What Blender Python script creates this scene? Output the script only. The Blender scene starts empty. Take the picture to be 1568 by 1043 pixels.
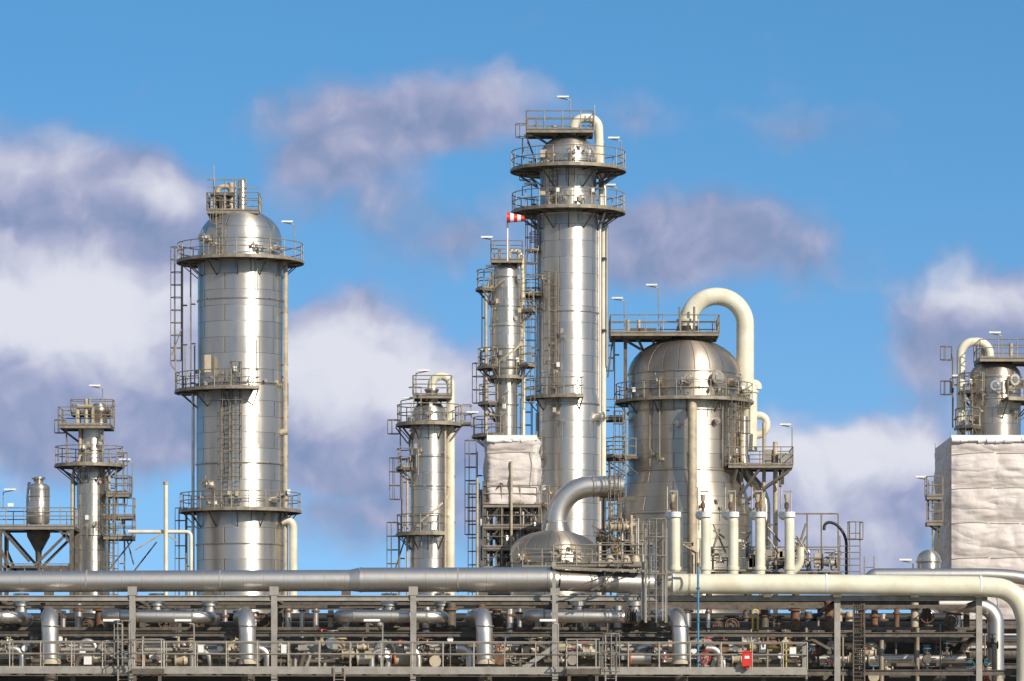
import bpy, math, random
from mathutils import Vector, Matrix, noise
random.seed(7)
R=random.uniform
scn=bpy.context.scene
F=7000.0; HZ=1180.0; CH=1.7      # survey constants: telephoto focal, horizon, eye height

# ------------------------------------------------------------------ materials
def newmat(name):
    m=bpy.data.materials.new(name); m.use_nodes=True
    nt=m.node_tree; return m,nt,nt.nodes['Principled BSDF']
def mth(nt,op,a,b=None,c=None,clamp=False):
    n=nt.nodes.new('ShaderNodeMath'); n.operation=op; n.use_clamp=clamp
    for i,v in enumerate((a,b,c)):
        if v is None: continue
        if isinstance(v,(int,float)): n.inputs[i].default_value=v
        else: nt.links.new(v,n.inputs[i])
    return n.outputs[0]
def mixc(nt,f,a,b,mode='MIX'):
    n=nt.nodes.new('ShaderNodeMix'); n.data_type='RGBA'; n.blend_type=mode
    for i,v in ((0,f),(6,a),(7,b)):
        if isinstance(v,(int,float)): n.inputs[i].default_value=v
        elif isinstance(v,tuple): n.inputs[i].default_value=(*v,1) if len(v)==3 else v
        else: nt.links.new(v,n.inputs[i])
    return n.outputs[2]
def noi(nt,vec,scale,detail=4,rough=.55):
    n=nt.nodes.new('ShaderNodeTexNoise'); n.inputs['Scale'].default_value=scale
    n.inputs['Detail'].default_value=detail; n.inputs['Roughness'].default_value=rough
    if vec is not None: nt.links.new(vec,n.inputs['Vector'])
    return n
def comb(nt,x,y,z=0.0):
    n=nt.nodes.new('ShaderNodeCombineXYZ')
    for i,v in enumerate((x,y,z)):
        if isinstance(v,(int,float)): n.inputs[i].default_value=v
        else: nt.links.new(v,n.inputs[i])
    return n.outputs[0]
def ramp(nt,f,a,b):
    n=nt.nodes.new('ShaderNodeMapRange'); n.interpolation_type='SMOOTHSTEP'
    nt.links.new(f,n.inputs[0]); n.inputs[1].default_value=a; n.inputs[2].default_value=b
    return n.outputs[0]

def cladding(name,nseg=5,rowh=1.0,col=(.67,.62,.55),rough=.39,mortar=.012,offs=.5,bump=.026):
    m,nt,bs=newmat(name)
    tc=nt.nodes.new('ShaderNodeTexCoord'); sp=nt.nodes.new('ShaderNodeSeparateXYZ')
    nt.links.new(tc.outputs['Object'],sp.inputs[0])
    ang=mth(nt,'ARCTAN2',sp.outputs[1],sp.outputs[0])
    u=mth(nt,'MULTIPLY_ADD',ang,nseg/(2*math.pi),20.0)
    v=mth(nt,'MULTIPLY',sp.outputs[2],1/rowh)
    vec=comb(nt,u,v)
    br=nt.nodes.new('ShaderNodeTexBrick'); nt.links.new(vec,br.inputs['Vector'])
    br.inputs['Scale'].default_value=1; br.inputs['Brick Width'].default_value=1; br.inputs['Row Height'].default_value=1
    br.inputs['Mortar Size'].default_value=mortar; br.inputs['Mortar Smooth'].default_value=.3; br.offset=offs
    br.inputs['Color1'].default_value=(.35,.35,.35,1); br.inputs['Color2'].default_value=(1,1,1,1); br.inputs['Mortar'].default_value=(.0,.0,.0,1)
    sepc=nt.nodes.new('ShaderNodeSeparateColor'); nt.links.new(br.outputs['Color'],sepc.inputs[0])
    per=sepc.outputs[0]
    c=mixc(nt,mth(nt,'MULTIPLY',per,.7),tuple(x*.76 for x in col),tuple(min(1,x*1.10) for x in col))
    st=noi(nt,comb(nt,mth(nt,'MULTIPLY',ang,9),mth(nt,'MULTIPLY',sp.outputs[2],.35)),1.0,5,.65)
    c=mixc(nt,mth(nt,'MULTIPLY',ramp(nt,st.outputs[0],.5,.8),.4),c,tuple(x*.55*y for x,y in zip(col,(1,.88,.74))))
    c=mixc(nt,mth(nt,'MULTIPLY',br.outputs['Fac'],.65),c,(.10,.08,.06))
    nt.links.new(c,bs.inputs['Base Color'])
    bs.inputs['Metallic'].default_value=.90
    rn=noi(nt,tc.outputs['Object'],1.3,4,.6)
    nt.links.new(mth(nt,'ADD',mth(nt,'MULTIPLY_ADD',per,.07,rough-.08),mth(nt,'MULTIPLY',rn.outputs[0],.09)),bs.inputs['Roughness'])
    bs.inputs['Anisotropic'].default_value=.72; bs.inputs['Anisotropic Rotation'].default_value=.25
    tg=nt.nodes.new('ShaderNodeTangent'); tg.direction_type='RADIAL'; tg.axis='Z'; nt.links.new(tg.outputs[0],bs.inputs['Tangent'])
    wv=noi(nt,comb(nt,mth(nt,'MULTIPLY',ang,1.6),mth(nt,'MULTIPLY',sp.outputs[2],1.0)),1.0,2,.5)
    h=mth(nt,'SUBTRACT',mth(nt,'MULTIPLY',wv.outputs[0],bump),mth(nt,'MULTIPLY',br.outputs['Fac'],.02))
    h=mth(nt,'ADD',h,mth(nt,'MULTIPLY',per,.012))
    bp=nt.nodes.new('ShaderNodeBump'); bp.inputs['Strength'].default_value=.8; bp.inputs['Distance'].default_value=1.0
    nt.links.new(h,bp.inputs['Height']); nt.links.new(bp.outputs[0],bs.inputs['Normal'])
    return m
def plain(name,col,rough=.5,metal=0.0,var=.35,scale=2.0,bump=0.0,dirt=None):
    m,nt,bs=newmat(name)
    tc=nt.nodes.new('ShaderNodeTexCoord')
    n=noi(nt,tc.outputs['Object'],scale,5,.65)
    d=dirt or tuple(x*(1-var) for x in col)
    c=mixc(nt,ramp(nt,n.outputs[0],.35,.7),col,d)
    nt.links.new(c,bs.inputs['Base Color'])
    bs.inputs['Metallic'].default_value=metal
    nt.links.new(mth(nt,'MULTIPLY_ADD',n.outputs[0],.25,rough-.12),bs.inputs['Roughness'])
    if bump:
        n2=noi(nt,tc.outputs['Object'],scale*1.5,3,.6)
        bp=nt.nodes.new('ShaderNodeBump'); bp.inputs['Strength'].default_value=.8; bp.inputs['Distance'].default_value=bump
        nt.links.new(n2.outputs[0],bp.inputs['Height']); nt.links.new(bp.outputs[0],bs.inputs['Normal'])
    return m
MAT=dict(
 clad=cladding('aluminium_cladding'),
 clad2=cladding('aluminium_cladding_fine',4,.7,(.66,.605,.53),.39),
 cladw=cladding('weathered_cladding',7,.9,(.56,.495,.41),.42),
 dome=cladding('dome_cladding',22,30,(.48,.41,.335),.44,.03,0),
 pipe=plain('aluminium_pipe_jacket',(.68,.635,.575),.39,.92,.2,1.2,.008),
 cream=plain('cream_paint',(.72,.69,.555),.38,0,.16,.9,.0,(.60,.55,.41)),
 steel=plain('weathered_steel',(.135,.113,.088),.6,.15,.45,3),
 rail=plain('galvanised_rail',(.31,.265,.20),.5,.3,.4,2),
 galv=plain('galvanised_steel',(.37,.34,.295),.5,.35,.3,2),
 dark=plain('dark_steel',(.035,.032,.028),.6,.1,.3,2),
 red=plain('red_paint',(.65,.03,.02),.45),
 orange=plain('orange_paint',(.55,.13,.03),.45),
 yellow=plain('yellow_paint',(.62,.42,.06),.5),
 blue=plain('blue_paint',(.05,.25,.42),.5),
 white=plain('white_paint',(.78,.78,.76),.5,0,.12),
 beige=plain('beige_insulation',(.50,.42,.295),.6,.1,.35,2),
 rust=plain('rusty_steel',(.19,.10,.055),.75,0,.5,5),
 conc=plain('concrete',(.33,.31,.28),.85,0,.25,1),
)
def sheetmat():
    m,nt,bs=newmat('white_sheeting')
    tc=nt.nodes.new('ShaderNodeTexCoord'); 
    n=noi(nt,tc.outputs['Object'],.35,5,.6)
    c=mixc(nt,ramp(nt,n.outputs[0],.4,.72),(.60,.54,.50),(.50,.435,.395))
    nt.links.new(c,bs.inputs['Base Color']); bs.inputs['Roughness'].default_value=.55
    rot=nt.nodes.new('ShaderNodeMapping'); rot.inputs['Rotation'].default_value=(0,.6,0); rot.inputs['Scale'].default_value=(.30,.5,1.0)
    nt.links.new(tc.outputs['Object'],rot.inputs[0])
    a=noi(nt,rot.outputs[0],1.0,2,.5); ridge=mth(nt,'ABSOLUTE',mth(nt,'SUBTRACT',a.outputs[0],.5))
    b=noi(nt,tc.outputs['Object'],1.5,3,.5)
    bp=nt.nodes.new('ShaderNodeBump'); bp.inputs['Strength'].default_value=.8; bp.inputs['Distance'].default_value=.6
    nt.links.new(mth(nt,'ADD',ridge,mth(nt,'MULTIPLY',b.outputs[0],.16)),bp.inputs['Height']); nt.links.new(bp.outputs[0],bs.inputs['Normal'])
    return m
MAT['sheet']=sheetmat()
MAT['seam']=plain('sheeting_seam_tape',(.47,.41,.37),.6,0,.15)

# ------------------------------------------------------------------ mesh builder
class B:
    def __init__(s): s.v=[]; s.f=[]; s.sm=[]
    def add(s,vs,fs,smooth=False):
        o=len(s.v); s.v+=[tuple(v) for v in vs]
        for f in fs: s.f.append(tuple(i+o for i in f)); s.sm.append(smooth)
def frame(d):
    d=d.normalized(); up=Vector((0,0,1)) if abs(d.z)<.95 else Vector((0,1,0))
    a=d.cross(up).normalized(); return d,a,a.cross(d).normalized()
def tube(b,p,q,r,n=6,r2=None):
    p=Vector(p);q=Vector(q)
    if (q-p).length<1e-6: return
    d,a,c=frame(q-p); r2=r if r2 is None else r2; vs=[]
    for pt,rr in ((p,r),(q,r2)):
        for i in range(n):
            t=2*math.pi*i/n; vs.append(pt+a*math.cos(t)*rr+c*math.sin(t)*rr)
    fs=[(i,(i+1)%n,n+(i+1)%n,n+i) for i in range(n)]
    b.add(vs,fs,n>6)
    b.add(vs,[tuple(range(n-1,-1,-1)),tuple(range(n,2*n))])
def beam(b,p,q,w,h):
    p=Vector(p);q=Vector(q); d,a,c=frame(q-p); vs=[]
    for pt in (p,q):
        for i,j in ((-1,-1),(1,-1),(1,1),(-1,1)): vs.append(pt+a*i*w/2+c*j*h/2)
    b.add(vs,[(0,1,5,4),(1,2,6,5),(2,3,7,6),(3,0,4,7),(3,2,1,0),(4,5,6,7)])
def ibeam(b,p,q,w,h):
    p=Vector(p);q=Vector(q); d,a,c=frame(q-p); t=h*.14
    beam(b,p+c*(h/2-t/2),q+c*(h/2-t/2),w,t); beam(b,p-c*(h/2-t/2),q-c*(h/2-t/2),w,t); beam(b,p,q,w*.16,h-2*t)
def box(b,c,sx,sy,sz):
    c=Vector(c); b.add([c+Vector((x*sx/2,y*sy/2,z*sz/2)) for x,y,z in ((-1,-1,-1),(1,-1,-1),(1,1,-1),(-1,1,-1),(-1,-1,1),(1,-1,1),(1,1,1),(-1,1,1))],
     [(3,2,1,0),(4,5,6,7),(0,1,5,4),(1,2,6,5),(2,3,7,6),(3,0,4,7)])
def sweep(b,pts,r,n=14,bend=0.6,seg=7,close=False):
    pts=[Vector(p) for p in pts]; path=[pts[0]]
    for i in range(1,len(pts)-1):
        p0,p1,p2=pts[i-1],pts[i],pts[i+1]; l1=(p0-p1).length; l2=(p2-p1).length
        bd=min(bend,l1*.49 if i>1 else l1*.98,l2*.49 if i<len(pts)-2 else l2*.98)
        if bend<=0: path.append(p1); continue
        a=p1+(p0-p1).normalized()*bd; c=p1+(p2-p1).normalized()*bd
        h1=a+(p1-a)*.552; h2=c+(p1-c)*.552
        for k in range(seg+1):
            t=k/seg; path.append(a*(1-t)**3+h1*3*t*(1-t)**2+h2*3*t*t*(1-t)+c*t**3)
    path.append(pts[-1])
    cl=[path[0]]
    for p in path[1:]:
        if (p-cl[-1]).length>1e-4: cl.append(p)
    path=cl
    d,a,c=frame(path[1]-path[0]); vs=[]
    for i,p in enumerate(path):
        t=(path[min(i+1,len(path)-1)]-path[max(i-1,0)]).normalized()
        a=(a-t*a.dot(t)).normalized(); c=t.cross(a)
        for k in range(n):
            g=2*math.pi*k/n; vs.append(p+a*math.cos(g)*r+c*math.sin(g)*r)
    m=len(path)
    b.add(vs,[(j*n+i,j*n+(i+1)%n,(j+1)*n+(i+1)%n,(j+1)*n+i) for j in range(m-1) for i in range(n)],n>5)
    b.add(vs[:n],[tuple(range(n-1,-1,-1))]); b.add(vs[-n:],[tuple(range(n))])
    return path
def lathe(b,cx,cy,prof,n=56):
    vs=[]
    for r,z in prof:
        for i in range(n):
            t=2*math.pi*i/n; vs.append((cx+r*math.cos(t),cy+r*math.sin(t),z))
    m=len(prof)
    b.add(vs,[(j*n+i,j*n+(i+1)%n,(j+1)*n+(i+1)%n,(j+1)*n+i) for j in range(m-1) for i in range(n)],True)
    b.add(vs[-n:],[tuple(range(n))])
def band(b,cx,cy,r,z,h=.12,t=.05,n=56):
    lathe(b,cx,cy,[(r-.03,z-h/2),(r+t,z-h/2+.01),(r+t,z+h/2-.01),(r-.03,z+h/2)],n)

class G:
    def __init__(s,name,px,D):
        s.name=name; s.D=D; s.k=D/F; s.px=px; s.ox=(px-784)*s.k; s.bs={}
    def X(s,px): return (px-784)*s.k
    def Z(s,py): return CH+(HZ-py)*s.k
    def p(s,px,py,dy=0): return Vector((s.X(px),s.D+dy,s.Z(py)))
    def b(s,part,mat):
        key=(part,mat)
        if key not in s.bs: s.bs[key]=B()
        return s.bs[key]
    def done(s):
        e=bpy.data.objects.new(s.name,None); e.empty_display_size=1; scn.collection.objects.link(e)
        e.location=(s.ox,s.D,0)
        for (part,mat),b in s.bs.items():
            me=bpy.data.meshes.new(part)
            me.from_pydata([(x-s.ox,y-s.D,z) for x,y,z in b.v],[],b.f)
            me.polygons.foreach_set('use_smooth',b.sm); me.materials.append(MAT[mat]); me.update()
            o=bpy.data.objects.new(part,me); scn.collection.objects.link(o); o.parent=e
        return e

# ------------------------------------------------------------------ components
RR=.032
def railing(g,pts,h=1.1,closed=False,sp=1.1,mat='rail',r=RR,toe=True):
    b=g.b('railing',mat); n=len(pts)
    for i in range(n-1 if not closed else n):
        p=Vector(pts[i]); q=Vector(pts[(i+1)%n])
        for hh in (h,h*.55): tube(b,p+Vector((0,0,hh)),q+Vector((0,0,hh)),r,5)
        if toe: beam(b,p+Vector((0,0,.05)),q+Vector((0,0,.05)),.02,.08)
    acc=0; 
    for i in range(n-1 if not closed else n):
        p=Vector(pts[i]); q=Vector(pts[(i+1)%n]); L=(q-p).length
        while acc<=L:
            pp=p+(q-p)*(acc/L if L else 0); tube(b,pp,pp+Vector((0,0,h)),r,5); acc+=sp
        acc-=L
    q=Vector(pts[-1]); 
    if not closed: tube(b,q,q+Vector((0,0,h)),r,5)
def ring(g,py,ro,ri,a0=0,a1=360,cx=None,h=1.1,dep=0,sup=True):
    cx=g.X(cx if cx is not None else g.px); cy=g.D+dep; z=g.Z(py); ro*=g.k; ri*=g.k
    n=max(3,int(abs(a1-a0)/11)); A=[math.radians(a0+(a1-a0)*i/n) for i in range(n+1)]
    P=lambda r,a,zz:Vector((cx+r*math.cos(a),cy+r*math.sin(a),zz))
    b=g.b('platform_deck','steel'); e=g.b('deck_edge','rail'); t=.07
    for i in range(n):
        a,c=A[i],A[i+1]
        vs=[P(ri,a,z-t),P(ro,a,z-t),P(ro,c,z-t),P(ri,c,z-t),P(ri,a,z),P(ro,a,z),P(ro,c,z),P(ri,c,z)]
        b.add(vs,[(3,2,1,0),(4,5,6,7),(1,2,6,5),(0,4,7,3),(0,1,5,4),(2,3,7,6)])
        beam(e,P(ro+.03,a,z-.06),P(ro+.03,c,z-.06),.03,.14)
    full=abs(a1-a0)>=359
    pts=[P(ro-.04,a,z) for a in A]
    if full: railing(g,pts[:-1],h,True)
    else: railing(g,[P(ri+.1,A[0],z)]+pts+[P(ri+.1,A[-1],z)],h)
    if sup:
        m=max(2,int(abs(a1-a0)/30))
        for i in range(m+(0 if full else 1)):
            a=math.radians(a0+(a1-a0)*i/m)
            beam(b,P(ri*.97,a,z-t-.05),P(ro*.98,a,z-t-.05),.07,.09)
            beam(b,P(ri*.97,a,z-t-min(1.1,(ro-ri)*1.1)),P(ro*.93,a,z-t-.1),.06,.06)
def rectplat(g,x0,x1,py,y0,y1,sides='fblr',h=1.1,brk=None,mat='steel'):
    X0,X1=g.X(x0),g.X(x1); z=g.Z(py); b=g.b('platform_deck',mat); Y0,Y1=g.D+y0,g.D+y1
    box(b,((X0+X1)/2,(Y0+Y1)/2,z-.03),X1-X0,Y1-Y0,.05)
    for y in (Y0+.06,Y1-.06): beam(g.b('deck_edge','rail') if y<g.D else b,(X0,y,z-.14),(X1,y,z-.14),.1,.15)
    m=max(1,int((X1-X0)/1.5))
    for i in range(m+1):
        x=X0+.05+(X1-X0-.1)*i/m; beam(b,(x,Y0+.12,z-.13),(x,Y1-.12,z-.13),.1,.12)
    c={'f':[(X0,Y0,z),(X1,Y0,z)],'b':[(X0,Y1,z),(X1,Y1,z)],'l':[(X0,Y0,z),(X0,Y1,z)],'r':[(X1,Y0,z),(X1,Y1,z)]}
    for s in sides: railing(g,c[s],h)
def ladder(g,px,py0,py1,ang=-90,dep=0,cage=True,w=.45,mat='rail',cr=.36):
    """py0 lower (bigger), py1 upper"""
    x=g.X(px); y=g.D+dep; z0=g.Z(py0); z1=g.Z(py1); a=math.radians(ang)
    o=Vector((math.cos(a),math.sin(a),0)); t=Vector((-o.y,o.x,0)); c=Vector((x,y,0)); b=g.b('ladder',mat)
    for s in (-1,1): beam(b,c+t*s*w/2+Vector((0,0,z0)),c+t*s*w/2+Vector((0,0,z1+.3)),.06,.06)
    z=z0+.2
    while z<z1: tube(b,c-t*w/2+Vector((0,0,z)),c+t*w/2+Vector((0,0,z)),.02,4); z+=.3
    if cage:
        cc=c+o*cr; zs=z0+2.0; N=8
        A=[a+math.radians(-140+280*i/N) for i in range(N+1)]
        pt=[cc+Vector((math.cos(q),math.sin(q),0))*cr*1.05 for q in A]
        z=zs
        while z<z1+1.0:
            for i in range(N): tube(b,pt[i]+Vector((0,0,z)),pt[i+1]+Vector((0,0,z)),.024,4)
            z+=.8
        for i in (0,2,4,6,8): tube(b,pt[i]+Vector((0,0,zs)),pt[i]+Vector((0,0,z-.8)),.022,4)
    z=z0+.5
    while z<z1: 
        for s in (-1,1): tube(b,c+t*s*w/2+Vector((0,0,z)),c+t*s*w/2-o*.3+Vector((0,0,z)),.03,4)
        z+=2.5
def lamp(g,px,py0,py1,dx=1,dy=0):
    b=g.b('floodlight_pole','galv'); p=g.p(px,py0,dy); q=g.p(px,py1,dy); tube(b,p,q,.035,6)
    tube(b,q,q+Vector((-.7*dx,-.2,.12)),.03,5)
    c=g.b('floodlight_head','white'); box(c,q+Vector((-.45*dx,-.25,.16)),.7,.3,.10)
def valve(g,p,r=.12,ax='x',wheel='red',body='beige',h=.5):
    p=Vector(p); d={'x':Vector((1,0,0)),'y':Vector((0,1,0)),'z':Vector((0,0,1))}[ax]
    b=g.b('valve_bodies',body); u=Vector((0,0,1)) if ax!='z' else Vector((0,-1,0))
    for s in (-1,1):
        tube(b,p+d*s*r*1.9,p+d*s*r*2.25,r*1.65,12); tube(b,p+d*s*r*.2,p+d*s*r*1.9,r*1.3,10,r*.85)
    tube(b,p,p+u*h*.55,r*.8,8,r*.6); tube(b,p+u*h*.5,p+u*h*.6,r*1.2,10); tube(b,p+u*h*.6,p+u*h,r*.25,6)
    w=g.b('handwheels',wheel); c=p+u*h*.95; _,a,e=frame(u); R_=r*1.5; N=12
    pts=[c+a*math.cos(2*math.pi*i/N)*R_+e*math.sin(2*math.pi*i/N)*R_ for i in range(N)]
    for i in range(N): tube(w,pts[i],pts[(i+1)%N],r*.14,5)
    tube(w,pts[0],pts[6],r*.1,4); tube(w,pts[3],pts[9],r*.1,4)
def flange(g,p,d,r,mat='pipe',t=.07):
    d=Vector(d).normalized(); tube(g.b('flanges',mat),Vector(p)-d*t,Vector(p)-d*.006,r*1.3,18); tube(g.b('flanges',mat),Vector(p)+d*.006,Vector(p)+d*t,r*1.3,18)
def manway(g,py,rv,ang,rm=.35,ext=.5,mat='pipe',cx=None):
    cx=g.X(cx if cx is not None else g.px); a=math.radians(ang); o=Vector((math.cos(a),math.sin(a),0))
    c=Vector((cx,g.D,g.Z(py))); rv*=g.k
    tube(g.b('manway_nozzles',mat),c+o*(rv-.2),c+o*(rv+ext),rm,18); q=c+o*(rv+ext)
    tube(g.b('manway_covers',mat),q,q+o*.08,rm*1.25,20); tube(g.b('manway_covers','cladw'),q+o*.08,q+o*.14,rm*.75,16,rm*.6)
    tube(g.b('manway_davit','rail'),q+Vector((0,0,-rm)),q+Vector((0,0,rm*1.8)),.03,5)
def small_clutter(g,px,py,ang,rv,n=3,cx=None,spread=25):
    X=g.X(cx if cx is not None else g.px)
    for i in range(n):
        a=math.radians(ang+R(-spread,spread)); o=Vector((math.cos(a),math.sin(a),0)); c=Vector((X,g.D,g.Z(py+R(-12,12))))
        q=c+o*(rv*g.k+.22)
        tube(g.b('nozzles','beige'),c+o*(rv*g.k-.1),q,R(.05,.09),8); tube(g.b('nozzle_flanges','galv'),q,q+o*.06,R(.10,.15),10)
        if random.random()<.45: box(g.b('instrument_boxes',random.choice(['white','beige','galv'])),q+Vector((R(-.3,.3),-.1,R(.1,.5))),.2,.14,.28)
        if random.random()<.5:
            e=q+Vector((0,0,-R(.5,1.6))); sweep(g.b('impulse_lines','rail'),[q,q+o*.15,e+o*.15],.025,4,.05,3)
def ellhead(Rp,z0,h,n=10,rend=.02):
    return [(max(rend,Rp*math.cos(math.pi/2*i/n)),z0+h*math.sin(math.pi/2*i/n)) for i in range(n+1)]
def vessel(g,prof,dome_h,mat='clad',cx=None,dmat=None,bands=(),dep=0,n=72,bmat='clad2'):
    """prof: [(radius, height)...] bottom to top, extended to the ground"""
    X=g.X(cx if cx is not None else g.px); P=[(prof[0][0]*g.k,.3)]+[(r*g.k,g.Z(y)) for r,y in prof]
    lathe(g.b('shell',mat),X,g.D+dep,P,n)
    r,z=P[-1]; H=dome_h*g.k
    lathe(g.b('head',dmat or mat),X,g.D+dep,[(r+.015,z-.12),(r+.015,z)]+ellhead(r+.015,z,H)[1:],n)
    for rp,y in bands: band(g.b('stiffener_rings',bmat),X,g.D+dep,rp*g.k,g.Z(y),.1,.045)
    box(g.b('foundation','conc'),(X,g.D+dep,.25),prof[0][0]*g.k*2.6,prof[0][0]*g.k*2.6,.5)

# ============================================================ 1. tall main column
def tall_column():
    g=G('tall_distillation_column',870,280); k=g.k
    vessel(g,[(48,612),(46,604),(46,326),(43,318),(43,240)],32,bands=[(46.5,330),(48.5,620),(43.5,250),(46.2,480)])
    ring(g,261,88,45); ring(g,325,87,46)
    for py in (261,325): small_clutter(g,0,py-14,-60,44,9,spread=80)
    rectplat(g,806,908,203,-1.6,1.4)
    b=g.b('platform_supports','steel')
    for px in (812,845,885,905): beam(b,g.p(px,206,-.8),g.p(870+(px-870)*.55,222,-.5),.12,.12)
    beam(b,g.p(808,215,0),g.p(826,262,0),.1,.1)
    c=g.b('overhead_vapour_line','cream')
    sweep(c,[g.p(879,208),g.p(879,181),g.p(916,181),g.p(919,262,.2)],.28,14,.6)
    sweep(c,[g.p(921,215,.4),g.p(921,330,.4),g.p(924,345,.4),g.p(924,1100,.4)],.17,10,.2)
    d=g.b('side_lines','pipe')
    sweep(d,[g.p(917,270,.1),g.p(926,285,-.3),g.p(926,330,-.3),g.p(918,345,-.3),g.p(918,1100,-.3)],.13,8,.3)
    tube(g.b('side_lines','pipe'),g.p(930,340,.2),g.p(930,560,.2),.07,6)
    tube(g.b('nozzles','beige'),g.p(849,209,-.4),g.p(849,196,-.4),.12,8); tube(g.b('nozzles','beige'),g.p(849,196,-.4),g.p(849,194,-.4),.2,10)
    ladder(g,814,325,262,180,.3); ladder(g,808,262,205,180,-.5); ladder(g,846,325,265,-110,-1.6,cage=False)
    ladder(g,822,455,325,200,-.3); ladder(g,822,612,455,190,-.3); ladder(g,846,612,428,-115,-1.75)
    ladder(g,822,875,640,190,-.3,cage=False); ladder(g,815,1000,620,180,.6)
    ring(g,452,74,46,150,215); ring(g,610,66,47,180,290)
    ring(g,700,64,48,165,215); ring(g,775,66,48,165,235)
    ring(g,385,60,46,170,200,sup=False)
    for py in (440,520,570,640,760): small_clutter(g,0,py,-120,47,2)
    for py in (280,395,505,640,760): band(g.b('pipe_clips','steel'),g.X(921),g.D+.1,.3,g.Z(py),.08,.03,10)
    lamp(g,873,203,157,1,-1); lamp(g,951,240,216,1); lamp(g,945,300,288,1); lamp(g,800,240,212,-1); lamp(g,800,300,286,-1)
    tube(g.b('lightning_rod','galv'),g.p(910,203,-1),g.p(910,165,-1),.03,5)
    for px in (808,822,905): tube(g.b('vent_posts','rail'),g.p(px,203,1.2),g.p(px,176,1.2),.06,6)
    manway(g,640,48,-25,.25,.35)
    sweep(g.b('davit_arm','beige'),[g.p(829,262,-1),g.p(829,234,-1),g.p(836,234,-1)],.08,6,.2)
    box(g.b('hoist_motors','beige'),g.p(831,240,-1.3),.3,.3,.45); box(g.b('hoist_motors','beige'),g.p(831,298,-1.5),.3,.3,.45)
    b=g.b('platform_braces','steel')
    for py in (262,326):
        for s,px in ((1,945),(1,930),(-1,806)): beam(b,g.p(px,py+2,-.4),g.p(870+s*47,py+24,-.3),.1,.1)
    g.done()
tall_column()

# ============================================================ 2. wide left column
def wide_column():
    g=G('wide_distillation_column',368,290)
    vessel(g,[(67,592),(65,588),(65,385),(63,380),(63,368)],47,bands=[(65.5,462),(67.5,590),(67.5,712),(67.5,835),(65.5,398)])
    ring(g,401,97,64); ring(g,783,93,67)
    ring(g,600,100,66,160,290)
    for py in (401,783,600): small_clutter(g,0,py-16,-80,66,9,spread=80)
    rectplat(g,319,398,326,-1.5,1.5)
    b=g.b('platform_supports','steel')
    for px in (324,345,372,394): beam(b,g.p(px,329,-1),g.p(px,360-abs(px-360)*.3,-1),.12,.12)
    c=g.b('relief_stack','beige')
    lathe(g.b('relief_stack','clad2'),g.X(371),g.D-.3,[(.3,g.Z(330)),(.3,g.Z(282)),(.18,g.Z(276))],20)
    tube(g.b('vent_hood','dark'),g.p(340,326,-.6),g.p(340,312,-.6),.45,14); tube(c,g.p(354,326),g.p(354,280),.2,10)
    sweep(c,[g.p(354,300),g.p(354,286),g.p(333,286),g.p(333,300)],.17,10,.35); box(g.b('hood_frame','steel'),g.p(340,301,-.6),1.4,1.0,.12); box(g.b('hood_frame','steel'),g.p(344,318,-.6),.9,.6,.1)
    box(g.b('hood_frame','dark'),g.p(340,308,-.5),1.0,.7,.4)
    for px in (330,347,362,378): tube(g.b('vent_posts','rail'),g.p(px,326,-1.2),g.p(px,277,-1.2),.045,5)
    beam(g.b('vent_posts','rail'),g.p(319,279,-1.2),g.p(380,279,-1.2),.07,.07); beam(g.b('vent_posts','rail'),g.p(319,290,-1.3),g.p(398,292,-1.3),.06,.06)
    tube(g.b('lightning_rod','galv'),g.p(329,326,-1),g.p(329,256,-1),.03,5)
    ladder(g,279,600,402,180,.2); ladder(g,293,600,402,180,-.6,cage=False)
    ladder(g,340,398,330,-120,-2.5); ladder(g,349,783,600,-100,-2.75); ladder(g,366,783,566,-90,-2.78)
    ladder(g,286,1000,784,180,0); 
    b=g.b('ladder_frame','rail'); 
    for px in (270,285,299): tube(b,g.p(px,600,-.5),g.p(px,530,-.5),.05,5)
    sweep(b,[g.p(262,545,-.5),g.p(262,560,-.5),g.p(276,575,-.5)],.04,5,.2); tube(b,g.p(264,545,-.5),g.p(279,505,-.5),.04,5)
    sweep(g.b('side_lines','beige'),[g.p(430,392,-.7),g.p(438,405,-.7),g.p(438,1100,-.7)],.15,10,.3)
    sweep(g.b('side_lines','cream'),[g.p(432,800,-.9),g.p(450,795,-.9),g.p(450,1100,-.9)],.26,12,.6)
    sweep(g.b('side_lines','pipe'),[g.p(296,600,-.3),g.p(296,1100,-.3)],.1,8)
    tube(g.b('nozzles','beige'),g.p(430,664,-.8),g.p(441,662,-.8),.2,10)
    for py in (480,560,640,700): tube(g.b('pipe_clips','steel'),g.p(430,py,-.7),g.p(442,py,-.7),.07,6)
    manway(g,745,67,-130,.3,.4); manway(g,370,62,-140,.3,.4); manway(g,385,63,-35,.22,.35); manway(g,768,67,-38,.22,.35)
    lamp(g,451,370,344,1); 
    box(g.b('instrument_boxes','beige'),g.p(322,562,-2.4),.4,.3,1.1)
    for x,y in ((398,430),(401,545),(400,662)): box(g.b('name_plates','galv'),g.p(x,y,-2.68),.05,.05,1.9)
    g.done()
wide_column()

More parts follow.
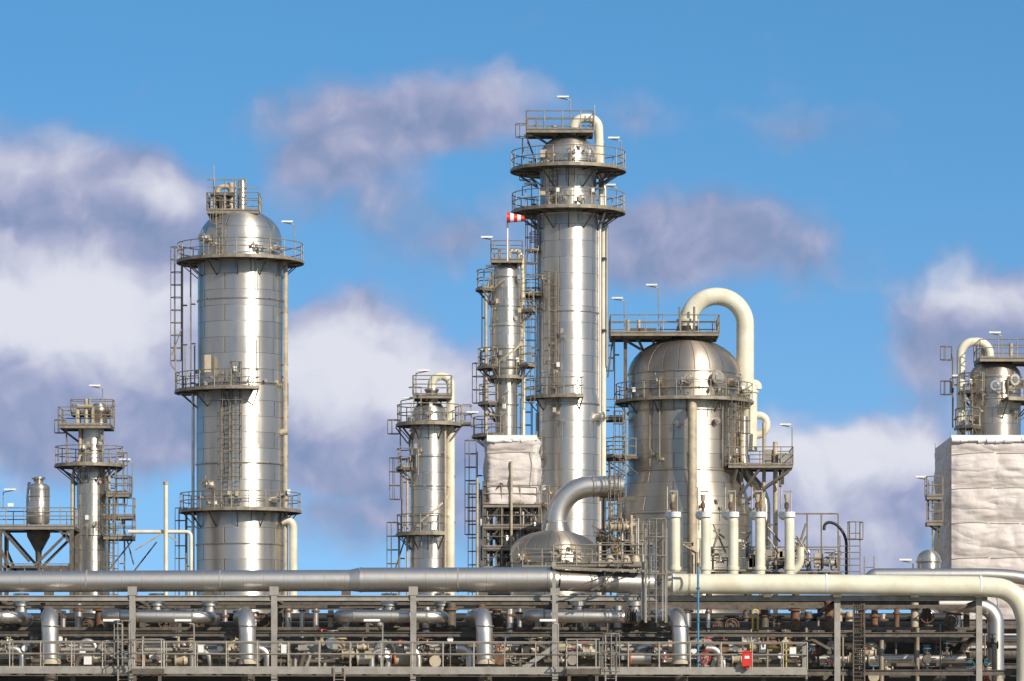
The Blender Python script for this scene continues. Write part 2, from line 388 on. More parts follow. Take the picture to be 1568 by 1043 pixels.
# ============================================================ 3. slim left column
def slim_left():
    g=G('small_stripper_column',140,285)
    vessel(g,[(22,735),(22,722),(19,716),(19,655)],7,mat='clad2',bands=[(22.5,735),(19.5,690),(22.5,820)])
    lathe(g.b('top_nozzle','cladw'),g.X(152),g.D,[(.5,g.Z(652)),(.5,g.Z(632)),(.62,g.Z(631)),(.62,g.Z(626)),(.3,g.Z(618))],20)
    for px,t in ((120,620),(133,612),(143,625)): tube(g.b('vent_posts','beige'),g.p(px,652,-.5),g.p(px,t,-.5),.12,8)
    tube(g.b('vent_hood','beige'),g.p(120,624,-.6),g.p(143,624,-.6),.14,8)
    rectplat(g,93,172,653,-1.5,1.4); rectplat(g,108,172,631,.2,1.6,'fblr',.8)
    ring(g,713,53,21,cx=137,h=1.15)
    rectplat(g,160,205,822,-1.2,1.2); rectplat(g,163,200,757,-1,1); rectplat(g,150,205,790,-.4,1.2,'fr')
    ladder(g,103,713,655,180,-.5); ladder(g,178,822,713,0,-.5); ladder(g,190,875,757,0,.3,cage=False); ladder(g,170,1000,760,-60,-1)
    ladder(g,113,1000,713,180,.2,cage=False)
    for py in (690,735,800): small_clutter(g,0,py,-70,20,4,spread=60)
    b=g.b('braces','steel'); beam(b,g.p(88,715),g.p(122,735),.1,.1); beam(b,g.p(190,715),g.p(160,738),.1,.1)
    beam(b,g.p(96,658,-1),g.p(125,680),.1,.1)
    sweep(g.b('side_lines','beige'),[g.p(124,652,-.6),g.p(124,700,-.6),g.p(112,730,-.6),g.p(112,1100,-.6)],.1,8,.3)
    sweep(g.b('side_lines','beige'),[g.p(168,700,-.4),g.p(168,740,-.4),g.p(165,1100,-.4)],.09,8,.3)
    lamp(g,157,631,595,1); lamp(g,203,757,708,1); tube(g.b('lightning_rod','galv'),g.p(138,650),g.p(138,607),.03,5)
    for a,c in (((165,875),(205,825)),((205,875),(240,830)),((205,865),(185,790))): tube(b,g.p(*a),g.p(*c),.05,5)
    g.done()
slim_left()

# ============================================================ 4. small drum on steel stand + funnel
def drum_stand():
    g=G('elevated_drum_on_steel_stand',59,280)
    X=g.X(59)
    lathe(g.b('shell','clad2'),X,g.D,[(.5,g.Z(804)),(.68,g.Z(800)),(.68,g.Z(748))]+ellhead(.68,g.Z(748),.35)[:-1]+[(.3,g.Z(738)),(.3,g.Z(734)),(.42,g.Z(734)),(.42,g.Z(731)),(.05,g.Z(730))],28)
    lathe(g.b('funnel','steel'),X,g.D,[(.15,g.Z(875)),(.2,g.Z(845)),(.7,g.Z(822)),(.75,g.Z(812)),(.6,g.Z(808))],24)
    for py in (760,785): band(g.b('bands','clad2'),X,g.D,.68,g.Z(py),.08,.03,28)
    rectplat(g,-40,118,808,-2,2)
    b=g.b('stand','steel')
    for px in (-36,5,114):
        for dy in (-1.8,1.8): ibeam(b,g.p(px,813,dy),Vector((g.X(px),g.D+dy,0)),.25,.25)
    for dy in (-1.8,1.8):
        for a,c in (((8,814),(50,862)),((112,814),(58,868)),((0,870),(118,870)),((95,814),(118,840)),((20,875),(5,840))): beam(b,g.p(*a,dy),g.p(*c,dy),.16,.16)
    railing(g,[g.p(-40,893,-1.8),g.p(110,893,-1.8)],1.1)
    sweep(g.b('side_lines','beige'),[g.p(46,740,.3),g.p(43,738,.3),g.p(41,760,.3),g.p(41,808,.3)],.07,6,.1)
    lamp(g,5,780,754,-1)
    box(g.b('signs','white'),g.p(22,776,-2.05),.35,.03,.2)
    ladder(g,12,1000,810,180,0,cage=False)
    g.done()
    g=G('vent_pipe',254,283); tube(g.b('riser','cream'),g.p(254,1100),g.p(254,740),.13,10); tube(g.b('cap','beige'),g.p(254,742),g.p(254,738),.17,10)
    sweep(g.b('branch','cream'),[g.p(196,814,.3),g.p(292,814,.3),g.p(292,1000,.3)],.12,8,.3)
    tube(g.b('bracing','beige'),g.p(206,843),g.p(248,817),.05,5); tube(g.b('bracing','beige'),g.p(272,830),g.p(252,815),.05,5)
    g.done()
drum_stand()

# ============================================================ 5. medium column with helical strakes
def helix(g,cx,r,y0,y1,pitch,ph,mat='beige',rr=.05):
    X=g.X(cx); z0,z1=g.Z(y0),g.Z(y1); P=pitch*g.k; n=int((z1-z0)/P*20); pts=[]
    for i in range(n+1):
        z=z0+(z1-z0)*i/n; a=ph+2*math.pi*(z-z0)/P; pts.append((X+(r*g.k+.05)*math.cos(a),g.D+(r*g.k+.05)*math.sin(a),z))
    sweep(g.b('helical_strake',mat),pts,rr,5,0)
def medium_column():
    g=G('straked_column',657,266)
    vessel(g,[(29,660),(29,645),(26,640),(26,634)],20,bands=[(29.5,700),(29.5,790),(29.5,660),(29.5,745)])
    ring(g,650,50,28); rectplat(g,633,692,607,-1.3,1.3)
    helix(g,657,29,960,655,150,-2.4,'beige',.07); 
    b=g.b('platform_supports','steel')
    for px in (640,657,675): beam(b,g.p(px,611,-.4),g.p(px,622,-.4),.12,.12)
    sweep(g.b('overhead_vapour_line','cream'),[g.p(661,616),g.p(661,576),g.p(690,576),g.p(690,1100)],.24,14,.6)
    lathe(g.b('head_nozzle','cladw'),g.X(661),g.D,[(.35,g.Z(618)),(.35,g.Z(600)),(.42,g.Z(599)),(.42,g.Z(596)),(.2,g.Z(595))],18)
    ring(g,717,50,29,150,215); ring(g,818,50,29,140,300); ring(g,650,66,50,-15,15,sup=False)
    ladder(g,613,717,650,180,0); ladder(g,616,818,717,190,-.4); ladder(g,612,1000,818,180,0); ladder(g,640,607+43,607,-110,-1.5)
    for py in (640,700,810): small_clutter(g,0,py,-100,28,4,spread=70)
    sweep(g.b('side_lines','beige'),[g.p(628,700,-.6),g.p(624,712,-.6),g.p(624,1100,-.6)],.08,6,.3)
    sweep(g.b('side_lines','beige'),[g.p(682,650,-.9),g.p(682,1100,-.9)],.07,6,.3)
    for py in (660,730,800): tube(g.b('pipe_clips','steel'),g.p(682,py),g.p(697,py),.09,6)
    for a,c in (((606,870),(622,820)),((606,655),(625,680)),((708,652),(690,675))): beam(b,g.p(*a,-.3),g.p(*c,-.3),.08,.08)
    lamp(g,637,607,572,-1); lamp(g,614,650,614,-1); lamp(g,712,650,636,-1)
    g.done()
medium_column()

# ============================================================ 6. slim column beside tall one, access tower, windsock
def slim_column():
    g=G('slim_column',775,276)
    vessel(g,[(17,590),(20,575),(24,560),(25,500),(22,440),(20,418)],17,mat='clad2',bands=[(25.5,500),(25,535),(23.5,470),(21.5,425),(18,620)])
    helix(g,775,24.5,560,430,120,-2.2,'beige',.06)
    rectplat(g,752,800,400,-1.2,1.2); ring(g,443,46,22,155,215); ring(g,563,44,24,140,240)
    ring(g,578,27,18,0,360,h=1.0); ring(g,618,42,18,140,230); ring(g,668,52,18,140,260); ring(g,475,44,24,-25,20); ring(g,560,44,24,-40,20)
    for px in (765,780,794): tube(g.b('vent_posts','beige'),g.p(px,412,-.4),g.p(px,384,-.4),.1,8)
    sweep(g.b('overhead_vapour_line','cream'),[g.p(779,404),g.p(779,384),g.p(798,384),g.p(801,420),g.p(801,1100)],.13,10,.35)
    sweep(g.b('side_lines','beige'),[g.p(750,430,-.5),g.p(744,450,-.5),g.p(746,1100,-.5)],.09,8,.3)
    ladder(g,802,560,475,0,-.2); ladder(g,738,563,443,180,0,cage=False); ladder(g,742,668,563,180,0); ladder(g,800,668,563,0,-.3)
    ladder(g,804,475,400,0,-.3)
    for py in (440,480,555,600,640): small_clutter(g,0,py,-90,20,3,spread=80)
    lamp(g,757,400,368,1); lamp(g,741,443,412,-1); lamp(g,735,560,540,-1)
    g.done()
    g=G('windsock',777,273)
    tube(g.b('pole','white'),g.p(777,400),g.p(777,332),.05,8)
    z=g.Z(337); N=16; L=27*g.k
    for i in range(5):
        xa=g.X(776)+L*i/5; xb=g.X(776)+L*(i+1)/5; ra=.32-.03*i; rb=.32-.03*(i+1); m='red' if i%2==0 else 'white'; bb=g.b('sock_'+m,m)
        vs=[(xx,g.D-.4+rr*math.cos(2*math.pi*j/N),z+.1-(xx-g.X(776))*.06+rr*math.sin(2*math.pi*j/N)) for xx,rr in ((xa,ra),(xb,rb)) for j in range(N)]
        bb.add(vs,[(j,(j+1)%N,N+(j+1)%N,N+j) for j in range(N)],True)
    g.done()
slim_column()
def access_tower():
    g=G('steel_access_tower',775,272)
    b=g.b('frame','steel'); xs=(742,768,797,826)
    for px in xs:
        for dy in (-2,2): ibeam(b,g.p(px,740 if px<770 else 780,dy),Vector((g.X(px),g.D+dy,0)),.22,.22)
    for i,py in enumerate((775,808,840,872,905,940)):
        rectplat(g,740,828,py,-2.2,2.2,'fl')
        tube(g.b('braces','steel'),g.p(742,py,-2.1),g.p(768,py-32,-2.1),.06,5)
        if i%2: tube(g.b('braces','steel'),g.p(826,py,-2.1),g.p(797,py-32,-2.1),.06,5)
        for j in range(7):
            px=R(748,820); c=g.p(px,py-R(6,20),R(-1.6,1)); 
            ch=random.random()
            if ch<.4: lathe(g.b('small_drums','clad2'),c.x,c.y,[(.35,g.Z(py)),(.35,c.z+.3),(.05,c.z+.5)],14)
            elif ch<.7: box(g.b('cabinets',random.choice(['beige','galv','beige'])),c,R(.5,1.1),.5,R(.4,.9))
            else: valve(g,c,.14,'x','rust')
    for px in (736,731,752,783,805,814): sweep(g.b('risers',random.choice(['beige','pipe'])),[g.p(px,R(700,780),R(-2.5,1)),g.p(px,1100,-2)],R(.07,.16),8)
    ladder(g,731,870,700,180,0); ladder(g,736,1000,760,180,-1)
    g.done()
access_tower()

def sheeting(name,px0,px1,py0,py1,D,depth,seed,topw=True,rowh=2.0):
    g=G(name,(px0+px1)/2,D); b=g.b('sheeting','sheet'); X0,X1=g.X(px0),g.X(px1); Z0,Z1=g.Z(py1),g.Z(py0)
    def face(fn,nu,nv):
        vs=[];
        for j in range(nv+1):
            for i in range(nu+1): vs.append(fn(i/nu,j/nv))
        b.add(vs,[(j*(nu+1)+i,j*(nu+1)+i+1,(j+1)*(nu+1)+i+1,(j+1)*(nu+1)+i) for j in range(nv) for i in range(nu)],True)
    def cyc(z): return ((Z1-.9-z)/rowh)%1.0
    def dz(x,y,z):
        q=Vector((x*.45+seed,y*.45,z*.4)); w=noise.noise(q)*.12
        f=cyc(z); env=math.sin(math.pi*f)
        row=math.floor((Z1-.9-z)/rowh)
        # draped folds hanging between the clamping laths: crease direction changes per bay
        bay=math.floor((x-X0+y)/2.6); t=1 if (row+bay)%2 else -1
        s=(x+y)*1.5+t*z*1.9+row*1.7+noise.noise(Vector((x*.8+seed,row*3.1,z)))*1.5
        w+=.09*env*abs(math.sin(s)); w+=.13*env**.6
        w+=.05*abs(math.sin(math.pi*(x-X0+y)/2.6)); return w
    def front(u,v):
        x=X0+(X1-X0)*u; z=Z0+(Z1-Z0)*v; e=min(1,min(u,1-u)*20,(1-v)*20); return (x,D-dz(x,0,z)*e,z)
    def back(u,v): x=X1+(X0-X1)*u; z=Z0+(Z1-Z0)*v; return (x,D+depth,z)
    def left(u,v):
        y=D+depth*(1-u); z=Z0+(Z1-Z0)*v; e=min(1,min(u,1-u)*14,(1-v)*14); return (X0-dz(3,y-D,z)*e,y,z)
    def right(u,v):
        y=D+depth*u; z=Z0+(Z1-Z0)*v; e=min(1,min(u,1-u)*14,(1-v)*14); return (X1+dz(9,y-D,z)*e,y,z)
    nv=int((Z1-Z0)/.10); nu=int((X1-X0)/.10)
    face(front,nu,nv); face(left,30,nv); face(right,14,nv); face(back,4,nv); face(lambda u,v:(X0+(X1-X0)*u,D+depth*v,Z1),4,4)
    s=g.b('scaffold_tubes','galv')
    n=max(2,int((X1-X0)/2.2))
    for i in range(n+1):
        x=X0+(X1-X0)*i/n
        for y in (D+.1,D+depth-.1): tube(s,(x,y,0),(x,y,Z1-.1 if i not in (0,n) else Z1+.3),.03,5)
    z=Z1-.9
    t=g.b('clamping_laths','seam')
    while z>Z0+.3:
        xx=X0
        while xx<X1-.2:
            L=min(R(1.8,2.8),X1-xx); e=R(-.05,.05); beam(t,(xx+.05,D-.20,z+e),(xx+L-.05,D-.20,z-e*.5),.03,.045); xx+=L
        z-=rowh
    x=X0+2.6
    while x<X1: 
        z=Z1-.9
        while z>Z0+rowh:
            beam(t,(x,D-.24,z),(x+R(-.1,.1),D-.24,z-rowh),.03,.03) if random.random()<.7 else None
            z-=rowh
        x+=2.6
    if topw:
        box(g.b('parapet_fold','white'),((X0+X1)/2,D-.02,Z1-.1),(X1-X0)*1.01,.4,.3)
        for i in range(int((X1-X0)/.5)): tube(g.b('parapet_fold','white'),(X0+i*.5,D-.2+R(-.05,.05),Z1-.2-R(0,.15)),(X0+i*.5+.5,D-.2+R(-.05,.05),Z1-.2-R(0,.15)),R(.08,.16),7)
    g.done()
sheeting('sheeted_scaffold',746,822,668,772,270,4,3.3)
sheeting('sheeted_scaffold',1457,1640,668,1010,262,10,8.1)

# ============================================================ 7. large vessel with gooseneck
def big_vessel():
    g=G('large_reactor_vessel',1048,290)
    vessel(g,[(104,800),(104,786),(86,724),(86,574)],57,mat='cladw',dmat='dome',bands=[(86.5,574),(86.5,632),(86.5,724),(104.5,790),(86.5,600)],bmat='cladw')
    ring(g,616,106,86); 
    rectplat(g,934,1099,514,-2.2,2.2)
    b=g.b('platform_supports','steel')
    for px in (950,975,1000,1060,1088): beam(b,g.p(px,519,-1),g.p(max(px,985),540 if px<980 else 530,-1),.16,.16)
    beam(b,g.p(957,520,-1),g.p(957,616,-1),.22,.22); beam(b,g.p(938,520,-1),g.p(930,580,-1),.1,.1)
    c=g.b('overhead_vapour_line','cream')
    sweep(c,[g.p(1053,525),g.p(1053,454),g.p(1141,454),g.p(1141,586),g.p(1146,596),g.p(1146,690)],.56,24,2.0,12)
    flange(g,g.p(1053,491),(0,0,1),.56,'cream'); flange(g,g.p(1146,600),(0,0,1),.5,'cream')
    sweep(c,[g.p(1146,636),g.p(1174,636),g.p(1174,664),g.p(1150,668)],.24,14,.5); sweep(c,[g.p(1146,588),g.p(1160,588),g.p(1160,596)],.28,14,.2)
    lathe(g.b('head_nozzle','dome'),g.X(1053),g.D,[(1.1,g.Z(521)),(1.0,g.Z(510)),(.7,g.Z(505)),(.7,g.Z(500))],24)
    sweep(g.b('riser_line','beige'),[g.p(1056,640,-3.0),g.p(1056,628,-4.6),g.p(1056,870,-4.6)],.28,14,.35)
    tube(g.b('riser_line','beige'),g.p(1056,650,-4.6),g.p(1056,1100,-4.6),.24,12)
    for a,py,r in ((-120,590,.36),(-88,588,.34),(-60,585,.45),(-35,590,.38)): manway(g,py,86,a,r*.8,.35,'cladw')
    for a,py in ((-98,655),(-125,700),(-60,650)): manway(g,py,86,a,.16,.3,'cladw')
    small_clutter(g,0,600,-80,87,14,spread=80); small_clutter(g,0,700,-60,87,4,spread=60); small_clutter(g,0,775,-60,101,5,spread=60)
    for a in (-128,-117,-52,-44):
        t=math.radians(a); o=Vector((math.cos(t),math.sin(t),0)); c0=Vector((g.ox,g.D,0)); r=86*g.k+.15
        tube(g.b('shell_downlines','rail'),c0+o*r+Vector((0,0,g.Z(602))),c0+o*r+Vector((0,0,g.Z(R(660,722)))),.05,6)
    rectplat(g,1112,1210,716,-3,1); 
    for a,d in (((1208,722),(1140,770)),((1160,722),(1125,770)),((1195,722),(1195,745)),((1125,722),(1115,760))):
        beam(b,g.p(*a,-2.8),g.p(*d,-2.4),.16,.16); beam(b,g.p(*a,.5),g.p(*d,.2),.16,.16)
    for i in range(8): box(g.b('cabinets',random.choice(['beige','galv','rust'])),g.p(R(1118,1200),716-R(6,14),R(-2,0)),R(.3,.8),.4,R(.5,1.2))
    for px in (1120,1134,1168,1185): sweep(g.b('side_lines','beige'),[g.p(px,R(640,690),-1.5),g.p(px,R(700,740),-1.7),g.p(px+R(-8,8),1000,-1.8)],R(.07,.2),8,.3)
    ring(g,702,135,90,175,215); rectplat(g,914,956,640,-1,1,'fl'); 
    ladder(g,941,616,516,180,0); ladder(g,926,702,618,180,-.5); ladder(g,934,790,702,180,-.2); ladder(g,948,860,740,200,-1.6); ladder(g,1130,716,616,-30,-2)
    ladder(g,936,1000,790,180,0)
    ladder(g,1118,716,616,-60,-2.9,cage=True)
    ladder(g,955,780,640,-160,-2.8)
    lamp(g,1007,514,446,1,-2); lamp(g,955,514,466,1,-2); lamp(g,1210,716,658,1,-2)
    for px in (1040,1062): tube(g.b('vent_posts','rail'),g.p(px,514,-1),g.p(px,472,-1),.07,6)
    box(g.b('platform_equipment','steel'),g.p(985,508,0),1.6,1,.35)
    for px in (961,978): tube(g.b('vent_posts','beige'),g.p(px,514,0),g.p(px,490,0),.12,8)
    sweep(g.b('side_lines','cladw'),[g.p(1136,640,-1),g.p(1136,720,-1),g.p(1170,760,-1),g.p(1170,1000,-1)],.35,14,.8)
    g.done()
big_vessel()

# ============================================================ 8. domed tank and big elbow
def domed_tank():
    g=G('domed_tank',848,262)
    vessel(g,[(66,862),(66,845)],33,mat='cladw',dmat='dome',bands=[(66.5,850)])
    manway(g,858,64,-75,.28,.5,'cladw'); manway(g,855,64,-135,.32,.5,'cladw'); 
    ring(g,893,78,67,200,340)
    small_clutter(g,0,850,-80,66,10,spread=60)
    railing(g,[g.p(800,872,-3.2),g.p(905,872,-3.2)],1.0)
    g.done()
    g=G('insulated_transfer_pipe',850,266)
    sweep(g.b('pipe','pipe'),[g.p(852,822),g.p(852,745),g.p(955,745)],.62,28,2.05,14)
    lathe(g.b('flared_base','clad2'),g.X(852),g.D,[(1.1,g.Z(826)),(.8,g.Z(812)),(.66,g.Z(800))],24)
    flange(g,g.p(944,745),(1,0,0),.62); 
    for q,dd in ((g.p(852,800),(0,0,1)),(g.p(908,745),(1,0,0))): tube(g.b('jacket_bands','galv'),q,q+Vector(dd)*.08,.64,28)
    b=g.b('support_frame','steel')
    for px in (925,948,962): ibeam(b,g.p(px,765,0),Vector((g.X(px),g.D,0)),.25,.25)
    beam(b,g.p(918,764),g.p(972,764),.3,.25)
    ladder(g,940,890,730,-90,-1.2); rectplat(g,915,975,862,-1.5,1.5); rectplat(g,955,1000,830,-1,1.4)
    for i in range(14): 
        c=g.p(R(905,985),R(790,880),R(-1.5,.5)); valve(g,c,R(.1,.2),random.choice('xz'),'rust')
    for i in range(9): x=R(905,990); sweep(g.b('small_lines',random.choice(['beige','pipe'])),[g.p(x,R(770,830),-1),g.p(x,R(840,880),-1),g.p(x+R(-20,20),890,-1)],R(.05,.12),8,.2)
    for i in range(5): beam(b,g.p(R(905,985),R(790,880),-1.4),g.p(R(905,985),R(790,880),-1.4),.08,.08)
    g.done()
domed_tank()

# ============================================================ 9. cream riser bank
def riser_bank():
    g=G('cream_riser_manifold',1120,215); c=g.b('risers','cream')
    for i,x in enumerate((1034,1081,1123,1164,1209)):
        sweep(c,[g.p(x,900),g.p(x,791),g.p(x-7,786,1.5)],.235,16,.32)
        if i==4: sweep(c,[g.p(1209,880),g.p(1226,866),g.p(1226,838)],.17,12,.3)
        tube(g.b('collars','white'),g.p(x,792),g.p(x,784),.27,16); tube(g.b('bases','cream'),g.p(x,873),g.p(x,868),.28,16); 
        v=g.p(x-4,783,.2)
        tube(g.b('instrument_stems','rust'),v,v+Vector((0,0,.5)),.06,8); tube(g.b('actuators','rust'),v+Vector((0,0,.15)),v+Vector((0,0,.4)),.11,10)
        tube(g.b('actuator_caps','beige'),v+Vector((0,0,.45)),v+Vector((0,0,.8)),.08,8,.13); box(g.b('brackets','galv'),v+Vector((.05,0,.95)),.36,.25,.07)
        tube(g.b('instrument_stems','beige'),v+Vector((-.25,0,.1)),v+Vector((-.25,0,1.15)),.035,5); tube(g.b('instrument_stems','beige'),v+Vector((.22,0,-.2)),v+Vector((.22,0,1.0)),.03,5)
        for j in range(3): tube(g.b('small_lines','rail'),g.p(x+12,R(800,850),.5),g.p(x+R(20,34),R(800,850),.5),.05,6)
    railing(g,[g.p(1085,872,2),g.p(1290,872,2)],1.15); railing(g,[g.p(1085,872,4.5),g.p(1290,872,4.5)],1.15)
    s=g.b('deck','steel'); beam(s,g.p(1080,877,3),g.p(1292,877,3),3.2,.16)
    for px in (1090,1150,1225,1285):
        for dy in (2,4.4): ibeam(s,g.p(px,880,dy),Vector((g.X(px),g.D+dy,0)),.2,.2)
    tube(g.b('access_frame','rail'),g.p(1215,783,2),g.p(1288,783,2),.04,5)
    for px in (1215,1240,1262,1288): tube(g.b('access_frame','rail'),g.p(px,783,2),g.p(px,872,2),.04,5)
    for i in range(30):
        x=R(1085,1285); y=R(835,868); ch=random.random()
        if ch<.5: valve(g,g.p(x,y,R(1.5,4)),R(.08,.16),random.choice('xyz'),'rust','galv')
        elif ch<.7: box(g.b('cabinets',random.choice(['beige','galv'])),g.p(x,y,3),R(.3,.6),.4,R(.3,.8))
        else: sweep(g.b('small_lines',random.choice(['beige','pipe','cream'])),[g.p(x,870,2.5),g.p(x,y-15,2.5),g.p(x+R(-20,20),y-15,2.5)],R(.05,.1),8,.15)
    sweep(g.b('small_lines','dark'),[g.p(1296,880),g.p(1296,820),g.p(1278,800,0),g.p(1262,800,0),g.p(1262,812)],.07,8,.4)
    ladder(g,1308,892,812,-90,-.3,cage=True,w=.5); ladder(g,1293,892,830,-90,-.2,cage=False,w=.45); ladder(g,1331,885,862,-90,0,False)
    for i in range(10):
        x=R(985,1075); sweep(g.b('small_lines',random.choice(['beige','rail','pipe'])),[g.p(x,R(820,850),1),g.p(x,880,1),g.p(x+R(-15,15),895,1)],R(.04,.09),6,.15)
    sweep(g.b('small_lines','steel'),[g.p(1058,840,.4),g.p(1058,960,.4)],.05,6)
    g.done()
riser_bank()

# ============================================================ 10. right-hand column
def right_column():
    g=G('right_hand_column',1524,275)
    vessel(g,[(39,640),(39,578)],27,mat='cladw',dmat='dome',bands=[(39.5,578),(39.5,612)])
    ring(g,615,72,39,-80,30); ring(g,602,58,40,150,240); ring(g,655,62,39,160,230)
    rectplat(g,1496,1600,552,-1.8,1.8)
    sweep(g.b('overhead_vapour_line','cream'),[g.p(1515,556,-.2),g.p(1515,524,-.2),g.p(1471,524,-.2),g.p(1471,700,-.2)],.26,14,.75)
    manway(g,594,39,-95,.26,.3); manway(g,585,39,-60,.28,.4); manway(g,590,39,-30,.22,.4)
    for py in (600,640): small_clutter(g,0,py,-90,40,5,spread=70)
    ladder(g,1459,655,602,180,0); ladder(g,1459,602,553,180,0); lamp(g,1534,552,514,1); lamp(g,1455,602,580,-1)
    for px in (1505,1548): tube(g.b('vent_posts','beige'),g.p(px,552),g.p(px,526),.12,8)
    ladder(g,1480,668,615,-120,-1.6)
    g.done()
    g=G('davit_platform',1428,262); b=g.b('frame','steel')
    ladder(g,1428,1000,745,180,0,cage=False); rectplat(g,1418,1442,760,-.6,.6,'fl'); rectplat(g,1418,1442,800,-.6,.6,'f')
    for a,c in (((1421,763),(1421,800)),((1438,740),(1438,1000)),((1421,803),(1438,815))): beam(b,g.p(*a),g.p(*c),.12,.12)
    lamp(g,1422,760,735,1); g.done()
    g=G('small_dome_vessel',1422,255); vessel(g,[(18,870),(18,858)],16,mat='clad2',bands=[(18.5,860)]); lamp(g,1398,880,862,1); g.done()
    g=G('vertical_drum',1418,222); X=g.X(1418)
    lathe(g.b('shell','clad2'),X,g.D,[(.55,.3),(.74,g.Z(1060)),(.74,g.Z(940))]+ellhead(.74,g.Z(940),.35)[1:],32); 
    for py in (965,995,1025): band(g.b('bands','clad2'),X,g.D,.74,g.Z(py))
    for i in range(8): valve(g,g.p(R(1380,1470),R(1000,1040),R(-1,1)),R(.08,.15),'x','blue')
    g.done()
right_column()

# ============================================================ 11. pipe rack & header pipes
RX=(-14,203,420,633,850,1282,1499,1716)
def rack():
    g=G('pipe_rack',784,200); b=g.b('columns','galv'); s=g.b('beams','steel'); l=g.b('front_beams','galv')
    for px in RX:
        for dy in (0,5.5,11):
            ibeam(b if dy==0 else s,Vector((g.X(px),g.D+dy,0)),g.p(px,905,dy),.26,.28)
        for py in (922,977,1035): ibeam(s,g.p(px,py,.15),g.p(px,py,11),.22,.2)
        if px<900: box(g.b('post_caps','galv'),g.p(px,905,-.15),.40,.04,.38)
    for dy in (0,5.5,11):
        ibeam(l if dy==0 else s,g.p(-80,916,dy-.02),g.p(1512,916,dy-.02),.2,.24)
        ibeam(s,g.p(-80,971,dy),g.p(1505,972,dy),.19,.2)
        ibeam(s,g.p(-80,1030,dy),g.p(1560,1030,dy),.18,.25)
    for px in RX[4:6]: beam(s,g.p(px,1000,.1),g.p(px-40,978,.1),.12,.12)
    for dy in (2.5,8.0):
        for py in (960,1016): beam(s,g.p(-80,py,dy),g.p(1500,py,dy),.12,.14)
    for py,dy in ((926,2.2),(955,7)):
        t=g.b('cable_trays','steel'); beam(t,g.p(-80,py,dy),g.p(1490,py,dy),.02,.14); beam(t,g.p(-80,py,dy+.6),g.p(1490,py,dy+.6),.02,.14)
        for i in range(100): x=-60+i*15.5; beam(t,g.p(x,py+2,dy),g.p(x,py+2,dy+.6),.05,.03)
    t=g.b('vertical_cable_tray','steel')
    for px in (1306,1323): beam(t,g.p(px,925,-.3),g.p(px,1080,-.3),.05,.12)
    for i in range(26): tube(t,g.p(1306,928+i*6,-.3),g.p(1323,928+i*6,-.3),.025,4)
    for i in range(5): tube(g.b('cables','dark'),g.p(1308+i*3,925,-.25),g.p(1308+i*3,1080,-.25),.025,5)
    g.done()
rack()
def headers():
    g=G('main_header_pipe',400,201.5); p=g.b('pipe','pipe')
    tube(p,g.p(-120,891),g.p(536,889),.47,40)
    tube(p,g.p(536,889),g.p(551,888),.47,40,.54); tube(p,g.p(551,888),g.p(842,887.5),.54,40)
    tube(p,g.p(842,887.5),g.p(856,889),.54,40,.46); tube(p,g.p(856,889),g.p(1000,893,.6),.46,40)
    for x in (-20,132,336,700,925): tube(g.b('jacket_bands','galv'),g.p(x,889.5 if x<551 else 888),g.p(x+2.5,889.5 if x<551 else 888),.485 if x<551 else .552,32)
    for i in range(34):
        x=-30+i*31
        if x<990: y=890.5-x*.0025 if x<540 else (887.8 if x<840 else 888+(x-840)*.03); r=(.47 if x<536 else .54 if x<842 else .46)+.006; tube(g.b('jacket_seams','galv'),g.p(x,y,0 if x<856 else .6*(x-856)/144),g.p(x+.6,y,0 if x<856 else .6*(x-856)/144),r,32)
    tube(g.b('jacket_bands','pipe'),g.p(839,887.5),g.p(843,887.5),.565,32); tube(g.b('jacket_bands','pipe'),g.p(551,888),g.p(554,888),.555,32)
    for px in (203,420,633,850,75,320,530,740): box(g.b('pipe_shoes','steel'),g.p(px,908),.4,.3,.3)
    g.done()
    g=G('cream_header_pipe',1270,199.5); c=g.b('pipe','cream')
    sweep(c,[g.p(1030,894),g.p(1265,895),g.p(1508,898),g.p(1550,903),g.p(1572,940),g.p(1572,1100)],.44,30,1.2,10)
    tube(g.b('taper','cream'),g.p(1022,893),g.p(1036,894),.30,28,.44); 
    for x in (1030,1054,1264,1500): tube(g.b('bands','white' if x!=1054 else 'beige'),g.p(x,894.5+max(0,(x-1265)*.012)),g.p(x+3,894.5+max(0,(x-1265)*.012)),.455,30)
    for px in (1068,1175,1282,1400,1499): box(g.b('pipe_shoes','steel'),g.p(px,911),.35,.3,.22)
    g.done()
    g=G('upper_silver_pipe',1450,203.5); 
    sweep(g.b('pipe','pipe'),[g.p(1335,887,.5),g.p(1335,880,.4),g.p(1530,880,.4),g.p(1575,885,.4),g.p(1620,900,.4)],.30,24,.8)
    sweep(g.b('pipe','pipe'),[g.p(1440,925,.8),g.p(1505,925,.8),g.p(1528,940,.8),g.p(1528,1100,.8)],.36,24,1.0)
    g.done()
headers()
